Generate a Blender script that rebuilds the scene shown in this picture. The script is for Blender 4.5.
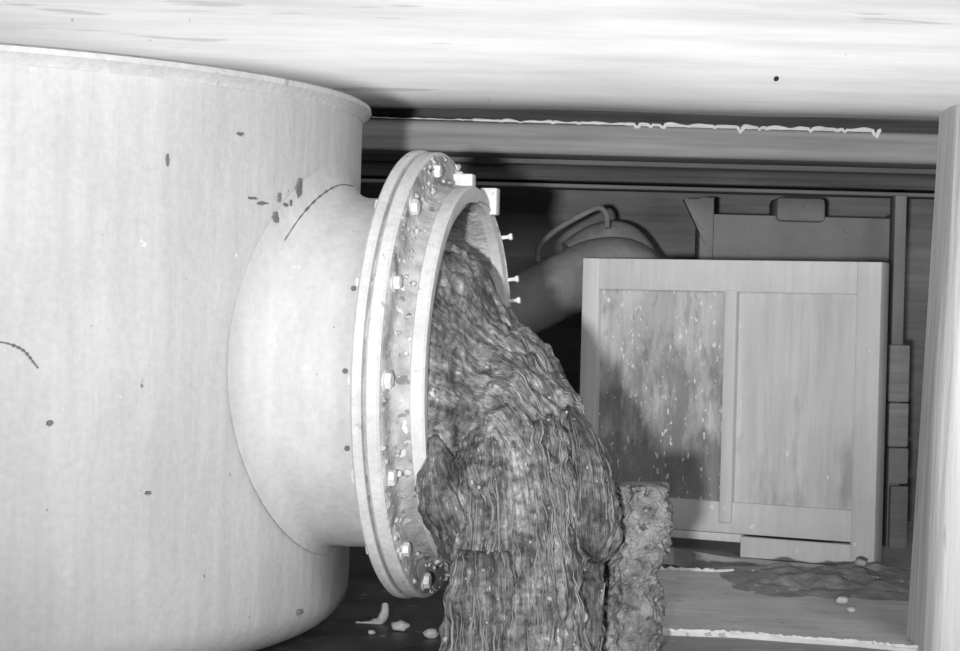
import bpy, bmesh, math, random
from mathutils import Vector, Matrix, noise
random.seed(7)
for o in list(bpy.data.objects): bpy.data.objects.remove(o)
SC = bpy.context.scene
COL = SC.collection
sin, cos, pi = math.sin, math.cos, math.pi

# ------------------------------------------------------------------ camera, world, lights
FPX = 2000.0; EZ = 0.85; PHI = math.radians(1.5); HOR = 310.0
cd = bpy.data.cameras.new('camera'); cam = bpy.data.objects.new('camera', cd); COL.objects.link(cam)
cd.sensor_width = 36; cd.lens = FPX / 960 * 36; cd.shift_y = -(325.5 - HOR) / 960
c, s = cos(PHI), sin(PHI)
cam.matrix_world = Matrix(((c, -s, 0, 0), (0, 0, -1, 0), (s, c, 0, EZ), (0, 0, 0, 1)))
cd.clip_start = .05
SC.camera = cam

w = bpy.data.worlds.new('world'); SC.world = w; w.use_nodes = True
w.node_tree.nodes['Background'].inputs[0].default_value = (1, 1, 1, 1)
w.node_tree.nodes['Background'].inputs[1].default_value = 0.10

def lamp(name, kind, loc, target, energy, **kw):
    d = bpy.data.lights.new(name, kind); d.energy = energy
    for k, v in kw.items(): setattr(d, k, v)
    o = bpy.data.objects.new(name, d); COL.objects.link(o); o.location = loc
    o.rotation_euler = (Vector(target) - Vector(loc)).to_track_quat('-Z', 'Y').to_euler()
    return o
lamp('flash_lamp', 'SPOT', (-.62, -2.2, EZ - .20), (.25, 5.6, EZ + .85), 1720, spot_size=math.radians(39), spot_blend=1.0, shadow_soft_size=.10)
lamp('daylight', 'AREA', (1.9, -1.6, 2.6), (0, 5.5, .8), 150, shape='RECTANGLE', size=2.2, size_y=1.6)

vs = SC.view_settings
vs.view_transform = 'Standard'; vs.look = 'None'; vs.gamma = 1; vs.use_curve_mapping = False; vs.exposure = 0.25

# ------------------------------------------------------------------ helpers
def W(px, py, d):
    """point at distance d into the room along the line of sight given in photograph pixels"""
    xc, yc = (px - 480) / FPX, (HOR - py) / FPX
    return Vector(((xc * c - yc * s) * d, d, EZ + (xc * s + yc * c) * d))

def obj(name, bm, mat, parent=None, sharp=35, smooth=True):
    me = bpy.data.meshes.new(name)
    bmesh.ops.recalc_face_normals(bm, faces=bm.faces)
    bm.to_mesh(me); bm.free()
    if smooth:
        for p in me.polygons: p.use_smooth = True
        me.set_sharp_from_angle(angle=math.radians(sharp))
    if mat: me.materials.append(mat)
    o = bpy.data.objects.new(name, me); COL.objects.link(o)
    if parent:
        o.parent = parent; o.matrix_parent_inverse = Matrix.Translation(-parent.location)
    return o
def thing(name, label, cat, loc, group=None):
    o = bpy.data.objects.new(name, None); COL.objects.link(o); o.location = loc
    o.empty_display_size = .05
    return tag(o, label, cat, group)
def tag(o, label, cat, group=None):
    o['label'] = label; o['category'] = cat
    if group: o['group'] = group
    return o
def struct(o, label=None):
    o['kind'] = 'structure'
    if label: o['label'] = label
    return o

def box(bm, p0, p1, bev=0, M=None, seg=2):
    r = bmesh.ops.create_cube(bm, size=1)
    vsx = r['verts']
    for v in vsx:
        v.co = Vector((p0[i] + (v.co[i] + .5) * (p1[i] - p0[i]) for i in range(3)))
    if bev:
        es = {e for v in vsx for e in v.link_edges}
        rr = bmesh.ops.bevel(bm, geom=list(es), offset=bev, segments=seg, affect='EDGES', profile=.5)
        vsx = list({v for f in rr['faces'] for v in f.verts} | {v for v in vsx if v.is_valid})
    if M is not None:
        for v in vsx: v.co = M @ v.co
    return vsx

def grid_faces(bm, rows, closed=True, cap=False):
    n = len(rows[0])
    for a, b in zip(rows, rows[1:]):
        for i in range(n if closed else n - 1):
            j = (i + 1) % n
            try: bm.faces.new((a[i], a[j], b[j], b[i]))
            except ValueError: pass
    if cap:
        bm.faces.new(rows[0]); bm.faces.new(list(reversed(rows[-1])))

def tube(bm, pts, rad, n=8, cap=True):
    pts = [Vector(p) for p in pts]
    if not hasattr(rad, '__len__'): rad = [rad] * len(pts)
    rows = []
    ref = None
    for i, p in enumerate(pts):
        t = (pts[min(i + 1, len(pts) - 1)] - pts[max(i - 1, 0)]).normalized()
        if ref is None: ref = t.orthogonal().normalized()
        ref = (ref - t * ref.dot(t)).normalized()
        b = t.cross(ref)
        rows.append([bm.verts.new(p + (ref * cos(2 * pi * k / n) + b * sin(2 * pi * k / n)) * rad[i]) for k in range(n)])
    grid_faces(bm, rows, True, cap)

def smooth_pts(pts, m):
    """Catmull-Rom resample of a list of equal-length tuples"""
    out = []; n = len(pts)
    for i in range(m):
        u = i / (m - 1) * (n - 1); k = min(int(u), n - 2); f = u - k
        P = [pts[max(k - 1, 0)], pts[k], pts[k + 1], pts[min(k + 2, n - 1)]]
        out.append(tuple(.5 * (2 * b + (cc - a) * f + (2 * a - 5 * b + 4 * cc - d) * f * f + (3 * b - a - 3 * cc + d) * f ** 3)
                         for a, b, cc, d in zip(*P)))
    return out

# ------------------------------------------------------------------ materials (all grey: the photograph is black and white)
def mat(name, base, var=.25, rough=.7, scale=(6, 6, 6), detail=6, bump=.2, bscale=None, spots=(), streak=None, uv=False, spec=.3, dist=.01, splash=None):
    """base grey, broad mottling, optional dark/light specks [(scale, threshold, value, strength)]"""
    m = bpy.data.materials.new(name); m.use_nodes = True
    N, L = m.node_tree.nodes, m.node_tree.links
    bs = N['Principled BSDF']; bs.inputs['Roughness'].default_value = rough
    bs.inputs['Specular IOR Level'].default_value = spec
    tc = N.new('ShaderNodeTexCoord'); src = tc.outputs['UV' if uv else 'Object']
    def nz(sc, det, rg=.6):
        mp = N.new('ShaderNodeMapping'); mp.inputs['Scale'].default_value = sc; L.new(src, mp.inputs['Vector'])
        t = N.new('ShaderNodeTexNoise'); t.inputs['Scale'].default_value = 1; t.inputs['Detail'].default_value = det
        t.inputs['Roughness'].default_value = rg; L.new(mp.outputs[0], t.inputs['Vector'])
        return t.outputs['Fac']
    def rng(v, a, b, lo, hi):
        r = N.new('ShaderNodeMapRange'); L.new(v, r.inputs[0])
        for i, q in enumerate((a, b, lo, hi)): r.inputs[i + 1].default_value = q
        return r.outputs[0]
    def mth(op, a, b):
        t = N.new('ShaderNodeMath'); t.operation = op
        for i, q in enumerate((a, b)):
            if isinstance(q, (int, float)): t.inputs[i].default_value = q
            else: L.new(q, t.inputs[i])
        return t.outputs[0]
    n1 = nz(scale, detail)
    val = rng(n1, .3, .7, base * (1 - var), base * (1 + var))
    if streak:
        for sc, amt in streak:
            val = mth('MULTIPLY', val, rng(nz(sc, 5), .3, .7, 1 - amt, 1 + amt))
    if splash:                      # mud thrown up from below: ragged, thinning out upwards
        z0, k_, v_, sc_ = splash
        sp = N.new('ShaderNodeSeparateXYZ'); L.new(tc.outputs['Object'], sp.inputs[0])
        hgt = mth('MULTIPLY', mth('SUBTRACT', z0, sp.outputs[2]), k_)
        msk = rng(mth('ADD', nz(sc_, 7, .65), hgt), .46, .64, 0, 1)
        mx = N.new('ShaderNodeMix'); mx.data_type = 'FLOAT'
        L.new(msk, mx.inputs[0]); L.new(val, mx.inputs[2]); L.new(mth('MULTIPLY', val, v_), mx.inputs[3]); val = mx.outputs[0]
    for (sc, th, v, st) in spots:
        scv = sc if hasattr(sc, '__len__') else (sc,) * 3
        k = mth('MULTIPLY', rng(nz(scv, 3, .5), th, th + .03, 0, 1), st)
        mx = N.new('ShaderNodeMix'); mx.data_type = 'FLOAT'
        L.new(k, mx.inputs[0]); L.new(val, mx.inputs[2]); mx.inputs[3].default_value = v
        val = mx.outputs[0]
    if uv:
        src = tc.outputs['Object']
        val = mth('MULTIPLY', val, rng(nz((14, 14, 14), 6), .32, .68, .42, 1.65)); val = mth('MULTIPLY', val, rng(nz((60, 60, 60), 4), .35, .65, .55, 1.55))
        src = tc.outputs['UV']
    cb = N.new('ShaderNodeCombineColor')
    for i in range(3): L.new(val, cb.inputs[i])
    L.new(cb.outputs[0], bs.inputs['Base Color'])
    if bump:
        b = N.new('ShaderNodeBump'); b.inputs['Strength'].default_value = bump; b.inputs['Distance'].default_value = dist
        L.new(nz(bscale or tuple(4 * q for q in scale), 6), b.inputs['Height']); L.new(b.outputs[0], bs.inputs['Normal'])
    return m

M_tank = mat('tank_paint', .58, .10, .62, (2.2, 2.2, 1.6), 8, .25, (22, 22, 9), [(9, .80, .25, .7), (26, .73, .9, .6), (38, .735, .18, .8)], [((26, 26, 1.6), .07), ((60, 60, 70), .06)])
M_flange = mat('flange_paint', .66, .13, .6, (7, 7, 7), 8, .3, (40, 40, 40), [(30, .67, .35, .6)], [((70, 70, 70), .08)])
M_face = mat('mud_spattered_flange', .44, .42, .7, (16, 16, 16), 8, .6, (50, 50, 50), [(24, .62, .16, .7), (34, .64, .8, .7)])
M_nut = mat('nut_steel', .78, .18, .55, (30, 30, 30), 4, .3, (80, 80, 80))
M_lining = mat('mud_coated_lining', .52, .3, .8, (16, 16, 16), 8, .9, (45, 45, 45), [(30, .62, .75, .6), (20, .62, .12, .6)])
M_muck = mat('fibrous_muck', .21, .5, .55, (26, 3.0, 1), 8, 1.0, (90, 8, 1), [((70, 16, 1), .64, .50, .8), ((90, 30, 1), .66, .05, .7)], [((150, 7, 1), .45)], uv=True, dist=.02)
M_fibre = mat('muck_fibre', .25, .5, .5, (18, 18, 18), 5, .4, (60, 60, 60))
M_clod = mat('crumbly_mud', .30, .6, .75, (22, 22, 22), 8, 1.0, (60, 60, 60), [(50, .64, .5, .8), (30, .63, .05, .7)], dist=.02)
M_pebble = mat('pale_grit', .62, .3, .6, (40, 40, 40), 4, .4)
M_grit = mat('muck_grit', .40, .6, .6, (60, 60, 60), 3, .3)
M_panel = mat('panel_paint', .60, .08, .7, (4, 4, 3), 6, .2, (40, 40, 12), [(34, .71, .85, .7)], [((50, 50, 3), .06)])
M_dirtypanel = mat('mud_splashed_panel', .50, .16, .65, (7, 7, 3), 8, .4, (50, 50, 14), [((44, 44, 16), .585, .30, .5), ((70, 70, 34), .64, .85, .7)], [((40, 40, 3), .16), ((5, 5, 5), .12)], splash=(.72, .55, .50, (14, 14, 5)))
M_panel2 = mat('stained_panel', .57, .10, .7, (6, 6, 2.5), 8, .3, (50, 50, 14), [((40, 40, 18), .71, .85, .6)], [((46, 46, 2.5), .09)], splash=(.30, .5, .7, (12, 12, 4)))
M_ceil = mat('ceiling_plaster', .86, .10, .7, (.8, 3, 6), 8, .15, (4, 20, 30), [(24, .75, .3, .6), ((1.4, 9, 26), .66, .45, .5)], [((.9, 6, 26), .13)])
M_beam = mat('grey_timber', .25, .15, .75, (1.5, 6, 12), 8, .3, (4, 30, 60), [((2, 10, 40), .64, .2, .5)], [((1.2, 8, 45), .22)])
M_dark = mat('shaded_timber', .075, .3, .8, (1.5, 6, 12), 8, .3, (4, 30, 60), (), [((1.0, 8, 60), .45)])  # dark tone carries the shade of the gap above the ledge
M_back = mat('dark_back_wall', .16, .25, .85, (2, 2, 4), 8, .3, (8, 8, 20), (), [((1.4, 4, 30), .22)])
M_rear = mat('rear_steel', .19, .18, .75, (5, 5, 5), 8, .3, (30, 30, 30), [(20, .66, .12, .5)])
M_pipe = mat('rear_pipe_coating', .20, .22, .75, (9, 9, 9), 8, .5, (34, 34, 34))
M_wall = mat('weathered_boards', .74, .12, .75, (14, 14, 1.1), 8, .35, (60, 60, 5), [((26, 26, 2.4), .65, .22, .6)], [((44, 44, 1.4), .2)])
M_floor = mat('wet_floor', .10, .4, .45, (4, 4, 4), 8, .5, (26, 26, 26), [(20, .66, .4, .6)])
M_slab = mat('concrete_slab', .62, .15, .75, (5, 5, 5), 8, .3, (40, 40, 40), [(26, .66, .25, .6)], [((3, 20, 20), .12)])
M_step = mat('grey_step', .34, .2, .75, (5, 5, 5), 8, .3, (40, 40, 40), [(26, .66, .6, .6)], [((3, 20, 20), .15)])
M_edge = mat('pale_chipped_edge', .75, .12, .6, (20, 20, 20), 5, .4, (60, 60, 60))
M_mud = mat('dark_mud', .30, .35, .7, (14, 14, 14), 8, .7, (50, 50, 50), [(34, .69, .8, .8)])
M_hole = mat('black_recess', .03, .3, .9, (10, 10, 10), 4, 0)

# ------------------------------------------------------------------ setting
def heightbox(x0, x1, y0, y1, z, mat_, name, nx=60, ny=60, amp=.004, fr=6, zb=-.12):
    bm = bmesh.new(); rows = []
    for j in range(ny + 1):
        r = []
        for i in range(nx + 1):
            x = x0 + (x1 - x0) * i / nx; y = y0 + (y1 - y0) * j / ny
            r.append(bm.verts.new((x, y, z + amp * noise.noise((x * fr, y * fr, 3)))))
        rows.append(r)
    grid_faces(bm, rows, False)
    return obj(name, bm, mat_)
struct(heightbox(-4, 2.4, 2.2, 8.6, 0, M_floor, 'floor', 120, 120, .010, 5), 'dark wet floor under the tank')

def prism(bm, outline, z0, z1, bev=.006):
    vs_ = [bm.verts.new((x, y, z1)) for x, y in outline]
    f = bm.faces.new(vs_)
    r = bmesh.ops.extrude_face_region(bm, geom=[f])
    for v in r['geom']:
        if isinstance(v, bmesh.types.BMVert): v.co.z = z0
front = [(.34, 5.03), (.5, 5.02), (.66, 5.01), (.8, 4.96), (.95, 4.92), (1.05, 4.87), (1.2, 4.83), (1.47, 4.78)]
notch = [(-1.2, 7.2), (.30, 7.2), (.42, 6.93), (.68, 6.80), (.86, 6.52), (.96, 6.30), (.92, 6.19), (.75, 6.19), (.55, 6.21), (.34, 6.20)]
SLZ = .06
bm = bmesh.new(); prism(bm, front + [(2.4, 4.7), (2.4, 8.6), (-1.2, 8.6)] + notch, -.05, SLZ)
low = [(.20, 4.2), (2.4, 4.2)] + [(2.4, 4.69)] + [(x, y - .004) for x, y in reversed(front)] + [(.20, 5.02)]
slab = struct(obj('floor_slab', bm, M_slab, sharp=20), 'raised concrete floor slab in front of the panel')
bm = bmesh.new(); prism(bm, low, -.05, .046)
struct(obj('trim_6', bm, M_step, sharp=20), 'lower grey step at the front edge of the slab')
def ragged(name, line, rad, amp, mt, parent, zoff=0.0, n=90, seed=0):
    P = smooth_pts([tuple(p) for p in line], n); pts = []; rr = []
    for i, p in enumerate(P):
        q = noise.noise((i * .23, seed, 0)); q2 = noise.noise((i * .55, seed, 7))
        pts.append((p[0], p[1] + amp * q, p[2] + zoff + amp * .4 * q2)); rr.append(max(.0015, rad * (1 + .9 * q2)))
    bm = bmesh.new(); tube(bm, pts, rr, 6)
    return obj(name, bm, mt, parent)
ragged('chipped_edge', [(x, y, SLZ) for x, y in front], .0042, .008, M_edge, slab, -.001, 160, 3)
ragged('chipped_edge', [(x, y, SLZ) for x, y in reversed(notch[6:])], .007, .005, M_edge, slab, .001, 70, 5)

# pale dropped beam of the ceiling, rounded under-edge, and the soffit running back behind it
def extrude_x(bm, prof, x0, x1, nx=60, wob=0.0, seed=0):
    rows = []
    for i in range(nx + 1):
        x = x0 + (x1 - x0) * i / nx
        k = wob * noise.noise((x * 1.7, seed, 0)) if wob else 0
        rows.append([bm.verts.new((x, y + k, z + k)) for y, z in prof])
    grid_faces(bm, rows, False)
CB = EZ + .665
prof = [(7.9, CB + .02), (6.75, CB + .015)]
for k in range(13):
    a = pi / 2 * k / 12
    prof.append((6.52 - .22 * sin(a), CB + .22 - .22 * cos(a) * 1.0))
prof += [(6.27, CB + .34), (6.22, CB + .46), (6.20, CB + .7), (6.2, CB + 1.2)]
bm = bmesh.new(); extrude_x(bm, prof, -3.2, 2.4, 90, .006)
struct(obj('ceiling', bm, M_ceil), 'pale streaked ceiling beam over the tank')

def beam(name, x0, x1, y0, y1, z0, z1, mt, bev=.012, label=None):
    bm = bmesh.new(); box(bm, (x0, y0, z0), (x1, y1, z1), bev, None, 3)
    return struct(obj(name, bm, mt), label)
zb = lambda py, d, px=620: W(px, py, d).z
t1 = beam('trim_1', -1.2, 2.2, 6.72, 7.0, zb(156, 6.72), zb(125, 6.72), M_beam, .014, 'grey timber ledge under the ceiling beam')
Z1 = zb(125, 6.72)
beam('trim_2', -1.2, 2.2, 6.80, 7.0, Z1 - .002, CB + .02, M_dark, .006, 'dark strip standing in for the shaded gap above the ledge')  # near-black fill paints the shade under the receding ceiling beam
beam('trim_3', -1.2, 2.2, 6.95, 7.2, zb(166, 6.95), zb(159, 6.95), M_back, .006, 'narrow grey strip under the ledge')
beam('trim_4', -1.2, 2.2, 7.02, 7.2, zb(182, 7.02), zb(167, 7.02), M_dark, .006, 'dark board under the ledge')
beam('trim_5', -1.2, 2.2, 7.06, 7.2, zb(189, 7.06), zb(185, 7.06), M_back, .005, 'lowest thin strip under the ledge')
# ragged white seam on the ledge
bm = bmesh.new()
X0, X1 = W(372, 125, 6.74).x, W(880, 125, 6.74).x
pts = []; rr = []
for i in range(240):
    t = i / 239; x = X0 + (X1 - X0) * t
    q = noise.noise((x * 20, 2, 0)); dr = max(0, noise.noise((x * 46, 9, 0)) - .12) * .045
    if t < .48: dr *= .15
    pts.append((x, 6.722 - .006 * abs(q), Z1 + .004 - dr + .004 * q)); rr.append(max(.0012, .0045 + .005 * q + (.002 if t > .5 else 0) - (.003 if t < .2 else 0)))
tube(bm, pts, rr, 6)
obj('pale_seam', bm, M_edge, t1)

# back wall and right wall
bm = bmesh.new()
rows = []
for j in range(41):
    z = -.1 + 2.2 * j / 40
    rows.append([bm.verts.new((-3.2 + 5.6 * i / 20, 7.9 + .01 * noise.noise((i, z * 6, 1)), z)) for i in range(21)])
grid_faces(bm, rows, False)
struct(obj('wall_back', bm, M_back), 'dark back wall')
# right wall: thick boarded face with a rounded corner, leaning slightly
bm = bmesh.new(); rows = []
WY = 4.75; WT = W(950, 104, WY + .05).z
for j in range(81):
    z = .052 + (WT - .052) * j / 80
    lean = .036 * (z - .75)
    xe = W(940, 330, WY + .06).x + lean
    r = [(xe + .9, WY + .29), (xe + .3, WY + .29), (xe + .05, WY + .28), (xe + .008, WY + .26)]
    for k in range(9):
        a = pi / 2 * k / 8
        r.append((xe + .045 - .045 * cos(a), WY + .11 - .11 * sin(a)))
    for k in range(1, 20):
        r.append((xe + .07 + .05 * k, WY - .01 * k))
    rows.append([bm.verts.new((x + .004 * noise.noise((x * 30, y * 12, z * .8)), y - .006 * abs(noise.noise((x * 34, y * 10, z * .6))), z)) for x, y in r])
grid_faces(bm, rows, False)
bm.verts.ensure_lookup_table()
for v_ in rows[-1]: pass
bm.faces.new(rows[-1])
wr = struct(obj('wall_right', bm, M_wall, sharp=60), 'weathered board wall at right')

# ------------------------------------------------------------------ the tank with its flanged opening
TH = math.radians(12.9); n_ = Vector((cos(TH), -sin(TH), 0)); s_ = Vector((sin(TH), cos(TH), 0)); UP = Vector((0, 0, 1))
F = W(425, 374, 4.9)
RT = 1.2; C = Vector((-1.52, 5.22, 0)); LF = (F - C).to_2d().length
tank = thing('tank', 'huge pale cylindrical tank with a flanged side opening at left', 'tank', (C.x, C.y, 0))
def cyl(bm, prof, n=160, ctr=C):
    rows = [[bm.verts.new((ctr.x + r * cos(2 * pi * k / n), ctr.y + r * sin(2 * pi * k / n), z)) for k in range(n)] for r, z in prof]
    grid_faces(bm, rows, True)
    return rows
ZT = EZ + .52
prof = [(0.02, .004), (.6, .004), (.95, .008)]
for k in range(11):
    a = pi / 2 * k / 10
    prof.append((1.03 + (RT - .008 - 1.03) * sin(a), .125 - .113 * cos(a)))
for k in range(1, 60): prof.append((RT - .008 + .008 * k / 59, .125 + (ZT - .035 - .125) * k / 59))
bm = bmesh.new(); R_ = cyl(bm, prof, 400)
for row in R_[14:]:
    for v in row:
        v.co.x += .003 * noise.noise((v.co.x * 4, v.co.y * 4, v.co.z * 4)); v.co.y += .003 * noise.noise((v.co.x * 4, v.co.y * 4, v.co.z * 4 + 9))
cut = []                                                            # the mouth of the nozzle is open
for f in bm.faces:
    q = f.calc_center_median() - F; al = q.dot(n_)
    if al > -1.0 and (q - n_ * al).length < .430: cut.append(f)
bmesh.ops.delete(bm, geom=cut, context='FACES')
obj('shell', bm, M_tank, tank)
bm = bmesh.new()
cyl(bm, [(RT - .06, ZT - .036), (RT + .001, ZT - .036), (RT + .008, ZT - .024), (RT + .022, ZT - .012), (RT + .020, ZT), (RT + .008, ZT + .006), (RT - .1, ZT + .008), (.02, ZT + .03)], 200)
obj('top_rim', bm, M_flange, tank)

def ring_pt(t, r, a): return F + n_ * t + (UP * cos(a) + s_ * sin(a)) * r
def lathe(bm, prof, n=128, closed=False):
    rows = [[bm.verts.new(ring_pt(t, r, 2 * pi * k / n)) for k in range(n)] for t, r in prof]
    grid_faces(bm, rows, True)
    if closed: grid_faces(bm, [rows[-1], rows[0]], True)
RN = .428
bm = bmesh.new(); rows = []; NA = 140; fw = .085
def t_tank(r, a): return math.sqrt(max(0, RT ** 2 - (r * sin(a)) ** 2)) - LF
for k in range(13):
    q = pi / 2 * k / 12; row = []
    for i in range(NA):
        a = 2 * pi * i / NA; f = fw * (.22 + .78 * (.5 + .5 * cos(a)) ** .6); r = RN + f * (1 - sin(q))
        row.append(bm.verts.new(ring_pt(t_tank(r, a) + f * (1 - cos(q)) - .0012 * (k == 0), r, a)))
    rows.append(row)
for k in range(1, 9):
    rows.append([bm.verts.new(ring_pt((t_tank(RN, 2 * pi * i / NA) + fw * (.22 + .78 * (.5 + .5 * cos(2 * pi * i / NA)) ** .6)) * (1 - k / 8) + (-.028) * k / 8, RN + .0025 * noise.noise((i * .2, k, 0)), 2 * pi * i / NA)) for i in range(NA)])
grid_faces(bm, rows, True)
obj('nozzle', bm, M_tank, tank, 60)
def seam_crack(line, rad, name, parent, mt):
    bm = bmesh.new(); P = smooth_pts(line, 24); tube(bm, P, [rad * (.5 + abs(noise.noise((i * .5, 1, 2))) * 1.8) for i in range(24)], 5)
    return obj(name, bm, mt, parent)

# two bolted plates with a groove between
def plate(t0, t1, ro, ri, mt, name):
    bm = bmesh.new(); b = .006
    lathe(bm, [(t0, ri), (t0, ro - b), (t0 + b, ro), (t1 - b, ro), (t1, ro - b), (t1, ri)], 160, True)
    return obj(name, bm, mt, tank)
plate(-.030, -.005, .546, .424, M_flange, 'flange_plate')
plate(-.006, .004, .530, .424, M_face, 'gasket')
plate(.002, .036, .542, .424, M_flange, 'flange_plate')
# worn face of the outer plate and the neck
bm = bmesh.new()
lathe(bm, [(.030, .535), (.0385, .530), (.040, .500), (.043, .476), (.050, .466), (.080, .456), (.088, .454)], 160)
for v in bm.verts:
    q = noise.noise(v.co * 22); v.co += n_ * (.006 * q)
obj('neck', bm, M_face, tank, 60)
bm = bmesh.new()
lathe(bm, [(.080, .452), (.086, .460), (.112, .461), (.117, .456), (.118, .434), (.115, .422), (.07, .418)], 160)
obj('opening_ring', bm, M_flange, tank)
bm = bmesh.new()
rows = []
for k in range(26):
    t = .113 - .62 * k / 25
    rows.append([bm.verts.new(ring_pt(t + (.008 if k == 0 and i < 60 else 0), .416 + (.040 * max(0, sin(2 * pi * i / 120)) ** .5 if k == 0 else 0) + .004 * noise.noise(ring_pt(t, .4, 2 * pi * i / 120) * 18), 2 * pi * i / 120)) for i in range(120)])
grid_faces(bm, rows, True); bm.faces.new(rows[-1])
obj('lining', bm, M_lining, tank, 70)

# nuts on studs around the plate
def hexnut(ctr, ax, r, h, mt, name, parent, stud=.0, sr=.010):
    ax = ax.normalized(); u = ax.orthogonal().normalized(); v = ax.cross(u); ph = random.random()
    bm = bmesh.new()
    def rg(t, rad, nn=6): return [bm.verts.new(ctr + ax * t + (u * cos(ph + 2 * pi * k / nn) + v * sin(ph + 2 * pi * k / nn)) * rad) for k in range(nn)]
    grid_faces(bm, [rg(0, r), rg(h * .82, r), rg(h, r * .84)], True, True)
    o = obj(name, bm, mt, parent, 25)
    if stud:
        bm = bmesh.new(); tube(bm, [ctr + ax * (h - .004), ctr + ax * (h + stud * .8), ctr + ax * (h + stud)], [sr, sr, sr * .7], 10)
        st = obj('stud', bm, mt, None, 35); st.parent = o; st.matrix_parent_inverse = Matrix.Translation(-parent.location)
    return o
NB = 14
for k in range(NB):
    a = -pi / 2 + 2 * pi * k / NB
    st = random.choice((.012, .018, .03, .022))
    hexnut(ring_pt(.037, .502, a), n_, .018 + random.uniform(-.002, .002), .018, M_nut, 'nut', tank, st, .0115)
bm = bmesh.new()
for k in range(260):
    a = random.uniform(0, 2 * pi); r = random.uniform(.455, .53); q = random.choice((.003, .004, .005, .006, .009))
    t = .040 if r > .478 else .058 if r > .462 else .075
    z = bmesh.ops.create_icosphere(bm, subdivisions=1, radius=q, matrix=Matrix.Translation(ring_pt(t - .002, r, a)))
    for v in z['verts']: v.co += Vector([random.uniform(-.45, .45) * q for _ in range(3)])
o = obj('mud_spatter', bm, M_lining, tank, 180); o['kind'] = 'stuff'
for k in range(NB):
    a = -pi / 2 + 2 * pi * k / NB; p = ring_pt(.034, .502, a)
    bm = bmesh.new(); tube(bm, [p, p + n_ * .006, p + n_ * .008], [.0255, .0255, .023], 20); obj('washer', bm, M_flange, tank)
# heads of the bolts at the back of the plates
for k in range(NB):
    a = -pi / 2 + 2 * pi * k / NB
    if sin(a) < .35: hexnut(ring_pt(-.030, .502, a), -n_, .018, .016, M_nut, 'bolt_head', tank)
# square lug and small pegs on the far side of the ring
def rbox(ctr, ext, mt, name, parent):
    M = Matrix((( n_.x, s_.x, 0, ctr.x), (n_.y, s_.y, 0, ctr.y), (0, 0, 1, ctr.z), (0, 0, 0, 1)))
    bm = bmesh.new(); box(bm, [-e for e in ext], ext, .004, M); return obj(name, bm, mt, parent)
rbox(ring_pt(.100, .468, math.radians(22)) + n_ * .012, (.022, .02, .034), M_flange, 'lug', tank)
rbox(ring_pt(.060, .478, math.radians(12)) , (.028, .02, .03), M_flange, 'lug', tank)
for a in (40, 58, 66):
    bm = bmesh.new(); p = ring_pt(.106, .452, math.radians(a)); d = (n_ * .8 + UP * .1).normalized()
    tube(bm, [p, p + d * .03, p + d * .036, p + d * .042], [.005, .005, .009, .008], 8); obj('peg', bm, M_nut, tank)
# pock marks and scars
def chip(px, py, rx, rz, name='paint_chip', seed=0):
    """ragged flake of bare dark metal on the round wall of the tank"""
    d = W(px, py, 1) - Vector((0, 0, EZ)); o = Vector((0, 0, EZ)); oc = (o - C).to_2d(); dd = d.to_2d()
    A = dd.dot(dd); B = 2 * oc.dot(dd); Q = oc.dot(oc) - RT ** 2; t = (-B - math.sqrt(B * B - 4 * A * Q)) / (2 * A)
    p = o + d * t; nr = Vector((p.x - C.x, p.y - C.y, 0)).normalized(); tg = UP.cross(nr)
    bm = bmesh.new(); vv = []; n = 18
    for k in range(n):
        a = 2 * pi * k / n; q = 1 + .7 * noise.noise((cos(a) * 1.5, sin(a) * 1.5, seed))
        x = rx * q * cos(a); vv.append(bm.verts.new(p + tg * x + UP * (rz * q * sin(a)) + nr * (.0035 - x * x / (2 * RT))))
    f = bm.faces.new(vv); r = bmesh.ops.extrude_face_region(bm, geom=[f])
    for v in r['geom']:
        if isinstance(v, bmesh.types.BMVert): v.co -= nr * .012
    obj(name, bm, M_rear, tank)
for i, a in enumerate([(299, 191, .014, .022), (290, 203, .006, .008), (279, 197, .004, .009), (285, 205, .008, .005), (240, 134, .009, .005), (262, 203, .016, .004), (275, 218, .012, .010), (284, 226, .012, .008), (167, 160, .003, .012), (50, 423, .006, .006), (148, 493, .005, .004), (300, 612, .004, .006), (252, 198, .014, .003), (330, 176, .022, .004)]): chip(*a, seed=i * 3.1)
def surf(px, py):
    d = W(px, py, 1) - Vector((0, 0, EZ)); o = Vector((0, 0, EZ)); oc = (o - C).to_2d(); dd = d.to_2d()
    A = dd.dot(dd); B = 2 * oc.dot(dd); Q = oc.dot(oc) - RT ** 2; t = (-B - math.sqrt(max(0, B * B - 4 * A * Q))) / (2 * A)
    return o + d * t
seam_crack([tuple(surf(*p)) for p in ((-6, 341), (10, 344), (24, 351), (33, 362), (38, 368))], .0022, 'crack', tank, M_rear)
bmw = [tuple(ring_pt(t_tank(RN + .03, a) + .02, RN + .034, a)) for a in [math.radians(x) for x in (-48, -38, -28, -18, -8, 4)]]
seam_crack(bmw, .0021, 'weld_line', tank, M_rear)
for px_, a in ((0, -88), (1, -62), (2, -112)):
    bm = bmesh.new(); p = ring_pt(-.075, RN - .002, math.radians(a)); q = ring_pt(-.075, RN + .004, math.radians(a))
    tube(bm, [p, q], .0065, 8); obj('rivet_hole', bm, M_rear, tank)

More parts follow.
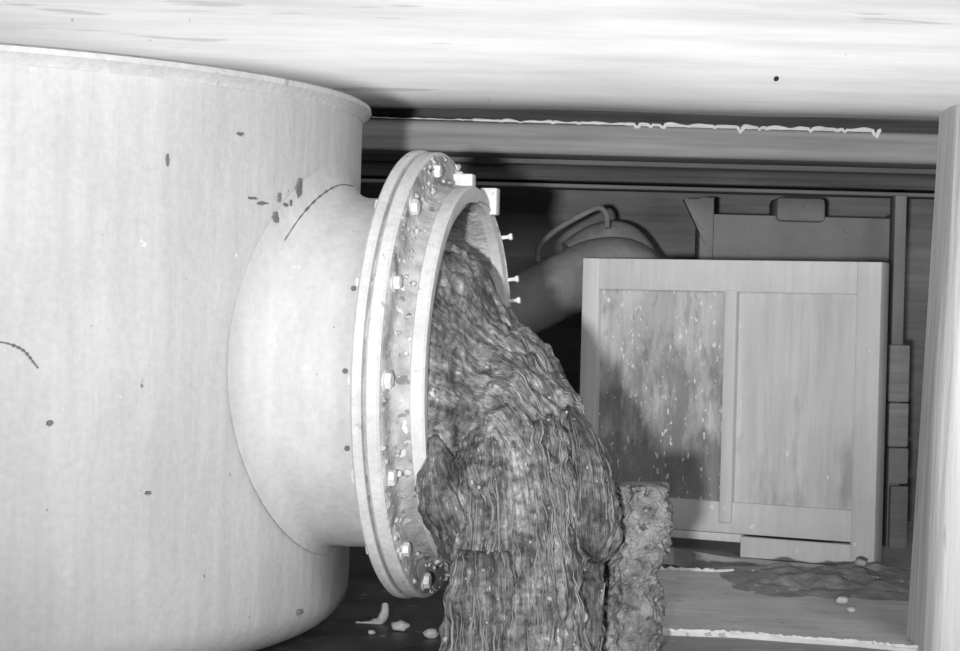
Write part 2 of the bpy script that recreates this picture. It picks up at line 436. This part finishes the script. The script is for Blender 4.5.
# ------------------------------------------------------------------ muck pouring out of the opening
def loft(bm, uvl, rows_def, nu, nv, amp, fu, fv, sd, lump=.02, power=2.0):
    """rows_def: (Lpx, Lpy, Ldepth, Rpx, Rpy, Rdepth, front, back, side) -> closed tube with fibrous ridges"""
    P = smooth_pts([tuple(r) + (0,) * (10 - len(r)) for r in rows_def], nv); rows = []
    mids = [(W(r[0], r[1], r[2]) + W(r[3], r[4], r[5])) / 2 + Vector((-r[8], -1, r[9])).normalized() * r[6] for r in P]
    arc = [0.0]
    for a_, b_ in zip(mids, mids[1:]): arc.append(arc[-1] + (b_ - a_).length)
    for j, (lx, ly, ld, rx, ry, rd, fr, bk, sk, zk) in enumerate(P):
        A = W(lx, ly, ld); B = W(rx, ry, rd); mid = (A + B) / 2; h = (B - A) / 2
        dv = Vector((-sk, -1, zk)).normalized(); row = []
        v = arc[j]
        for i in range(nu):
            q = 2 * pi * i / nu; cq, sq = cos(q), sin(q)
            e = 2 / power
            cc = math.copysign(abs(cq) ** e, cq); ss = math.copysign(abs(sq) ** e, sq)
            off = h * cc + dv * (ss * (fr if sq > 0 else bk))
            p = mid + off; nrm = off.normalized()
            cu = Vector((cq * fu, sq * fu, v * fv + sd))
            rdg = 1 - 2 * abs(noise.noise(cu)); rdg2 = 1 - 2 * abs(noise.noise(Vector((cq * fu * 2.7, sq * fu * 2.7, v * fv * 2 + sd + 5))))
            lmp = noise.noise(p * 7 + Vector((sd, 0, 0))); lm2 = noise.noise(p * 26 + Vector((sd, 3, 0)))
            md = .25 + 1.5 * max(0, .5 + noise.noise(p * 9 + Vector((0, sd, 2)))); lm3 = noise.noise(p * 55 + Vector((sd, 9, 1)))
            p = p + nrm * (amp * md * rdg + amp * .7 * md * rdg2 + lump * 1.4 * lmp + lump * 1.0 * lm2 + .006 * lm3)
            row.append(bm.verts.new(p))
        rows.append(row)
    bm.verts.index_update()
    n = nu
    for j in range(nv - 1):
        for i in range(n):
            k = (i + 1) % n
            f = bm.faces.new((rows[j][i], rows[j][k], rows[j + 1][k], rows[j + 1][i]))
            for lp, (uu, vv) in zip(f.loops, ((i, j), (i + 1, j), (i + 1, j + 1), (i, j + 1))):
                lp[uvl].uv = (uu / n + sd, arc[vv] * 1.7 + sd)
    bm.faces.new(rows[0]); bm.faces.new(list(reversed(rows[-1])))
    return rows
bm = bmesh.new(); uvl = bm.loops.layers.uv.new('UVMap')
main = [(360, 515, 5.20, 318, 272, 4.76, .28, .28, .22, -.5), (425, 528, 5.12, 395, 265, 4.70, .31, .32, .22, -.5), (480, 538, 5.08, 440, 262, 4.62, .345, .365, .22, -.45), (492, 566, 4.98, 496, 318, 4.82, .36, .34, .22, -.2),
        (478, 600, 4.88, 545, 366, 4.8, .37, .3, .20), (478, 640, 4.85, 575, 410, 4.8, .38, .3, .16), (482, 670, 4.82, 592, 455, 4.8, .38, .3, .12),
        (486, 690, 4.8, 603, 500, 4.8, .36, .28, .08), (486, 705, 4.8, 601, 540, 4.8, .33, .26, .05), (480, 720, 4.8, 580, 580, 4.8, .28, .24, 0), (470, 735, 4.8, 572, 640, 4.8, .28, .24, 0), (462, 748, 4.8, 575, 705, 4.8, .3, .24, 0)]
RA = loft(bm, uvl, main, 260, 240, .010, 9, 5, 0, .022)
curt = [(484, 400, 4.76, 530, 396, 4.78, .06, .16, .1), (470, 425, 4.64, 556, 420, 4.68, .13, .25, .1), (464, 465, 4.56, 566, 462, 4.62, .15, .3, .05), (462, 515, 4.52, 574, 520, 4.58, .16, .3, 0),
        (458, 570, 4.48, 578, 575, 4.54, .16, .3, 0), (452, 620, 4.46, 582, 630, 4.52, .16, .3, 0), (446, 680, 4.44, 588, 690, 4.5, .17, .3, 0), (440, 716, 4.42, 592, 722, 4.48, .17, .3, 0)]
RB = loft(bm, uvl, curt, 260, 170, .010, 14, 2.2, 11.3, .012, 2.4)
skirt = [(466, 549, 4.40, 496, 547, 4.40, .02, .05, 0), (456, 556, 4.37, 507, 553, 4.38, .05, .10, 0), (452, 590, 4.365, 512, 595, 4.37, .06, .1, 0), (447, 630, 4.36, 516, 640, 4.37, .065, .1, 0), (440, 690, 4.35, 520, 700, 4.36, .07, .1, 0), (436, 722, 4.35, 522, 726, 4.36, .07, .1, 0)]
RC = loft(bm, uvl, skirt, 150, 110, .007, 9, 1.6, 23.7, .010, 2.2)
lobe = [(562, 395, 4.74, 592, 425, 4.76, .05, .1, 0), (570, 430, 4.6, 604, 455, 4.7, .09, .15, 0), (574, 475, 4.56, 611, 490, 4.66, .11, .15, 0), (576, 520, 4.55, 614, 525, 4.64, .11, .15, 0), (582, 550, 4.56, 608, 552, 4.62, .08, .12, 0), (590, 562, 4.58, 602, 562, 4.6, .03, .05, 0)]
RD = loft(bm, uvl, lobe, 130, 90, .007, 7, 4, 31.1, .012)
flap = [(578, 556, 4.62, 596, 553, 4.62, .03, .05, 0), (577, 585, 4.58, 600, 585, 4.58, .045, .1, 0), (574, 630, 4.55, 598, 630, 4.56, .05, .1, 0), (570, 690, 4.54, 600, 690, 4.55, .05, .1, 0), (570, 716, 4.54, 604, 716, 4.55, .05, .1, 0)]
RE = loft(bm, uvl, flap, 80, 70, .006, 6, 3, 41.5, .010)
rim = [(431, 436, 4.48, 436, 434, 4.48, .01, .02, 0), (427, 452, 4.46, 447, 450, 4.48, .025, .05, 0), (420, 474, 4.46, 460, 470, 4.50, .035, .08, 0), (424, 500, 4.48, 474, 500, 4.5, .045, .1, 0), (433, 530, 4.50, 482, 530, 4.5, .045, .1, 0), (442, 556, 4.53, 490, 560, 4.5, .04, .08, 0), (456, 574, 4.54, 490, 576, 4.52, .02, .06, 0)]
RF = loft(bm, uvl, rim, 90, 60, .010, 5, 4, 51.5, .014)
lowest = min(v.co.z for v in bm.verts)
muck = thing('muck_heap', 'grey fibrous muck pouring from the flanged opening to the floor', 'muck', (F.x + .25, 4.6, 0))
for v in bm.verts: v.co.z = max(v.co.z, .006)
obj('muck_body', bm, M_muck, muck, 180)
# loose fibres lying along the flow
bm = bmesh.new()
def strand(rows, i0, j0, ln, rad):
    nj, ni = len(rows), len(rows[0]); pts = []; cx = i0
    for j in range(j0, min(j0 + ln, nj), 3):
        cx += random.uniform(-1.1, 1.1); p = rows[j][int(cx) % ni]
        m = Vector(P_mid[id(rows)][j]); d = (p - m).normalized()
        pts.append(p + d * rad * .6)
    if len(pts) > 3:
        tube(bm, pts, [rad * (.35 + .65 * sin(pi * (k + .5) / len(pts))) for k in range(len(pts))], 5)
P_mid = {}; CO = []
for rows in (RA, RB, RC, RD, RE, RF):
    pass
def coords(rd, nu, nv, amp, fu, fv, sd, lump=.02, power=2.0):
    b2 = bmesh.new(); ul = b2.loops.layers.uv.new('u'); R = loft(b2, ul, rd, nu, nv, amp, fu, fv, sd, lump, power)
    out = [[v.co.copy() for v in r] for r in R]; b2.free()
    P_mid[id(out)] = [sum(r, Vector()) / len(r) for r in out]; return out
sets = [(coords(main, 260, 240, .010, 9, 5, 0, .022), 190, (70, 185), (14, 60)), (coords(curt, 260, 170, .010, 14, 2.2, 11.3, .012, 2.4), 90, (8, 120), (14, 60)),
        (coords(skirt, 150, 110, .007, 9, 1.6, 23.7, .010, 2.2), 26, (6, 60), (25, 70)), (coords(lobe, 130, 90, .007, 7, 4, 31.1, .012), 22, (4, 36), (10, 24)), (coords(flap, 80, 70, .006, 6, 3, 41.5, .010), 9, (14, 40), (12, 24))]
for rows, cnt, jr, lr in sets:
    ni = len(rows[0])
    for k in range(cnt):
        strand(rows, random.uniform(.0, .55) * ni, random.randint(*jr), random.randint(*lr), random.choice((.0012, .0018, .0024, .0034)))
fb = obj('fibres', bm, M_fibre, muck, 180); fb['kind'] = 'stuff'
# grit and small shells stuck to it
bm = bmesh.new()
for rows, cnt, jr, lr in sets:
    for k in range(int(cnt * .55)):
        j = random.randint(jr[0], min(len(rows) - 1, jr[1] + 40)); p = rows[j][int(random.uniform(.0, .55) * len(rows[0]))]
        r = random.choice((.002, .003, .003, .004, .005, .007))
        q = bmesh.ops.create_icosphere(bm, subdivisions=1, radius=r, matrix=Matrix.Translation(p))
        for v in q['verts']: v.co += Vector([random.uniform(-.3, .3) * r for _ in range(3)])
gb = obj('grit', bm, M_grit, muck, 180); gb['kind'] = 'stuff'

# crumbly mud column standing beside it
def lumpy(name, mt, rows_def, nu, nv, sd, amp, parent=None):
    bm = bmesh.new(); P = smooth_pts(rows_def, nv); rows = []
    for j, (lx, rx, py, d, hd) in enumerate(P):
        A = W(lx, py, d); B = W(rx, py, d); mid = (A + B) / 2; h = (B - A) / 2; row = []
        for i in range(nu):
            q = 2 * pi * i / nu; e = .72; cq, sq = cos(q), sin(q)
            off = h * math.copysign(abs(cq) ** e, cq) + Vector((0, -1, 0)) * hd * math.copysign(abs(sq) ** e, sq)
            p = mid + off; k = noise.fractal(p * 24 + Vector((sd, 0, 0)), .8, 2.2, 4)
            k2 = noise.noise(p * 11 + Vector((0, sd, 0)))
            p = p + off.normalized() * amp * (k + .9 * k2); p.z = max(p.z, .045); row.append(bm.verts.new(p))
        rows.append(row)
    grid_faces(bm, rows, True, True)
    return obj(name, bm, mt, parent, 180)
cl = lumpy('mud_clod', M_clod, [(636, 650, 483, 4.78, .02), (617, 667, 485, 4.78, .07), (618, 668, 500, 4.78, .08), (619, 668, 530, 4.78, .08), (616, 665, 545, 4.78, .09), (612, 663, 558, 4.77, .09), (606, 648, 575, 4.77, .09), (606, 660, 600, 4.76, .09), (606, 656, 640, 4.76, .09), (608, 660, 690, 4.76, .09)], 200, 200, 4, .021)
tag(cl, 'crumbly flat-topped column of mud beside the pouring muck', 'mud')

# ------------------------------------------------------------------ panel behind
P0 = Vector((.345, 6.80, 0)); P1 = Vector((1.274, 6.36, 0)); PW = (P1 - P0).length
ex = (P1 - P0).normalized(); ey = Vector((-ex.y, ex.x, 0))
if ey.y < 0: ey = -ey
PM = Matrix(((ex.x, ey.x, 0, P0.x), (ex.y, ey.y, 0, P0.y), (0, 0, 1, 0), (0, 0, 0, 1)))
zt = EZ + .186; zbm = SLZ + .002
pan = thing('wooden_panel', 'pale upright two-panel wooden hatch standing behind the muck', 'hatch', tuple(P0 + (P1 - P0) / 2 + Vector((0, 0, zbm))))
def member(name, x0, x1, z0, z1, y0, y1, mt, bev=.004):
    bm = bmesh.new(); box(bm, (x0, y0, z0), (x1, y1, z1), bev, PM); return obj(name, bm, mt, pan)
fx = lambda px: (px - 583) / (882 - 583) * PW     # along the panel, near enough to its own scale
member('stile', 0, fx(601), zbm, zt, 0, .10, M_panel)
member('stile', fx(859), PW, zbm, zt, 0, .10, M_panel)
member('rail', fx(601) - .001, fx(859) + .001, zt - .105, zt, .001, .10, M_panel)
member('rail', fx(601) - .001, fx(859) + .001, zbm + .075, zbm + .178, .012, .10, M_panel)
member('rail', fx(752), fx(859) + .001, zbm, zbm + .068, .006, .10, M_panel)
member('foot_batten', fx(601) - .001, fx(752) - .001, zbm + .046, zbm + .074, .016, .10, M_panel)
member('mullion', fx(731), fx(743), zbm + .11, zt - .10, -.004, .06, M_panel)
member('panel', fx(601) - .002, fx(737), zbm + .17, zt - .10, .028, .06, M_dirtypanel, 0)
member('panel', fx(737) - .001, fx(859) + .002, zbm + .17, zt - .10, .028, .06, M_panel2, 0)

# ------------------------------------------------------------------ things further back
# rear frame: cross beam, block, upright
d = 7.35
rf = thing('steel_frame', 'grey steel cross frame with a raised block behind the panel', 'frame', (W(800, 250, d).x, d, SLZ))
def bx2(name, x0, y0, x1, y1, d0, d1, mt, parent, bev=.006):
    A = W((x0 + x1) / 2, y1, d0); hw = (x1 - x0) / 2 / FPX * d0; hz = (y1 - y0) / FPX * d0
    bm = bmesh.new(); box(bm, (A.x - hw, d0, A.z), (A.x + hw, d1, A.z + hz), bev); return obj(name, bm, mt, parent)
bx2('cross_beam', 703, 216, 893, 262, d, d + .2, M_rear, rf)
bx2('block', 776, 197, 826, 222, d - .02, d + .18, M_rear, rf, .02)
bx2('upright', 691, 197, 705, 560, d - .03, d + .12, M_rear, rf)
bx2('upright', 884, 214, 896, 563, d - .03, d + .12, M_rear, rf)
bm = bmesh.new(); A = W(690, 200, d - .01); B = W(706, 240, d - .01); Cc = W(706, 200, d - .01)
vv = [bm.verts.new(p) for p in (W(684, 199, d - .04), W(705, 199, d - .04), W(705, 244, d - .04))]; f = bm.faces.new(vv); r = bmesh.ops.extrude_face_region(bm, geom=[f])
for v in r['geom']:
    if isinstance(v, bmesh.types.BMVert): v.co.y += .05
obj('shade_wedge', bm, M_rear, rf)  # added wedge standing in for the diagonal shadow beside the upright

# rear pipe
pp = thing('rear_pipe', 'dim grey pipe with a hoop rising behind the flanged opening', 'pipe', tuple(W(560, 300, 7.1)))
bm = bmesh.new()
cl_ = smooth_pts([tuple(W(470, 326, 6.95)), tuple(W(520, 306, 7.0)), tuple(W(560, 287, 7.05)), tuple(W(598, 270, 7.1)), tuple(W(630, 274, 7.12)), tuple(W(648, 310, 7.14)), tuple(W(654, 360, 7.14))], 40)
tube(bm, cl_, [.112] * 40, 40); obj('pipe_bend', bm, M_pipe, pp)
bm = bmesh.new()
hp = smooth_pts([tuple(W(538, 262, 7.08)), tuple(W(540, 246, 7.09)), tuple(W(556, 230, 7.1)), tuple(W(580, 216, 7.12)), tuple(W(598, 208, 7.13)), tuple(W(606, 214, 7.13)), tuple(W(607, 228, 7.12))], 30)
tube(bm, hp, .010, 8); obj('hoop', bm, M_back, pp)
bm = bmesh.new()
cl_ = smooth_pts([tuple(W(575, 262, 7.3)), tuple(W(600, 246, 7.32)), tuple(W(622, 246, 7.35)), tuple(W(640, 268, 7.4))], 24)
tube(bm, cl_, [.085] * 24, 32); obj('branch', bm, M_pipe, pp)

# post of blocks in the gap at the right
d = 6.95
bp = thing('timber_post', 'narrow grey post of stacked blocks in the gap right of the panel', 'post', (W(898, 500, d).x, d, SLZ))
yb = 552
bx2('post', 886, 195, 898, yb, d + .05, d + .14, M_rear, bp)
bx2('block', 888, 345, 909, 402, d, d + .1, M_beam, bp)
bx2('block', 888, 403, 908, 447, d + .005, d + .1, M_beam, bp)
bx2('block', 888, 448, 908, 484, d + .01, d + .1, M_rear, bp)
bx2('block', 889, 486, 907, yb, d + .02, d + .1, M_back, bp)

# mud pile in front of the panel
bm = bmesh.new(); rows = []; NX, NY = 90, 60
x0, x1, y0, y1 = .74, 1.50, 5.62, 6.36
for j in range(NY + 1):
    row = []
    for i in range(NX + 1):
        u, v = i / NX, j / NY; x = x0 + (x1 - x0) * u; y = y0 + (y1 - y0) * v
        e = min(1, 4 * u, 4 * (1 - u)) * min(1, 3 * v, 6 * (1 - v))
        h = (.014 + .024 * noise.fractal(Vector((x * 9, y * 9, 1)), .9, 2.1, 4) + .010 * v) * e
        row.append(bm.verts.new((x, y, SLZ - .004 + max(0, h + .002))))
    rows.append(row)
grid_faces(bm, rows, False)
bot = [[bm.verts.new((v.co.x, v.co.y, SLZ - .006)) for v in (rows[0][0], rows[0][-1], rows[-1][-1], rows[-1][0])]]
mp = obj('mud_pile', bm, M_mud, None, 180); tag(mp, 'low dark pile of mud and rubble at the foot of the panel', 'mud')

def stone(px, py, z, r, label, mt=M_pebble):
    k = (310 - py) / FPX; xc = (px - 480) / FPX; q = xc * s + k * c; d = (z - EZ) / q; p = W(px, py, d)
    bm = bmesh.new(); bmesh.ops.create_icosphere(bm, subdivisions=2, radius=r)
    for v in bm.verts: v.co = Vector((v.co.x * 1.3, v.co.y, v.co.z * .75)) * (1 + .35 * noise.noise(v.co * 90 + Vector((px, 0, 0)))) + Vector((p.x, p.y, z + r * .6))
    o = obj('stone', bm, mt, None, 60); tag(o, label, 'stone'); return o
stone(842, 603, SLZ + .006, .014, 'larger white stone on the slab below the mud pile')
stone(851, 612, SLZ, .010, 'small white stone just right of the larger one on the slab')
stone(861, 566, SLZ + .028, .015, 'white stone at the foot of the right stile of the panel')
stone(904, 586, SLZ, .011, 'white stone at the foot of the board wall')
stone(400, 630, .004, .018, 'pale stone on dark floor right of the bent stick')
stone(431, 637, .002, .016, 'flat pale stone on dark floor beside the muck')
# bent stick on the dark floor under the opening
bm = bmesh.new(); zf = .018; dd = 5.36
tube(bm, smooth_pts([tuple(W(356, 626, dd)), tuple(W(368, 627, dd)), tuple(W(379, 624, dd)), tuple(W(384, 616, dd)), tuple(W(385, 605, dd))], 16), [.006, .008, .008, .009, .010, .012, .013, .013, .013, .013, .013, .012, .011, .010, .009, .007], 8)
for v in bm.verts: v.co += Vector((0, 0, .006)) + Vector([.004 * noise.noise(v.co * 60 + Vector((k, 0, 0))) for k in range(3)])
tag(obj('stick', bm, M_pebble, None, 60), 'pale bent stick lying on the dark floor under the opening', 'stick')
stone(372, 634, .002, .008, 'tiny pale stone on dark floor left of the bent stick')
# small dark hole in the ceiling beam
bm = bmesh.new()
q = W(775, 80, 6.36); tube(bm, [(q.x, 6.325, q.z + .001), (q.x, 6.375, q.z + .001)], .0075, 12)
ce = bpy.data.objects['ceiling']; obj('dark_hole', bm, M_hole, ce)
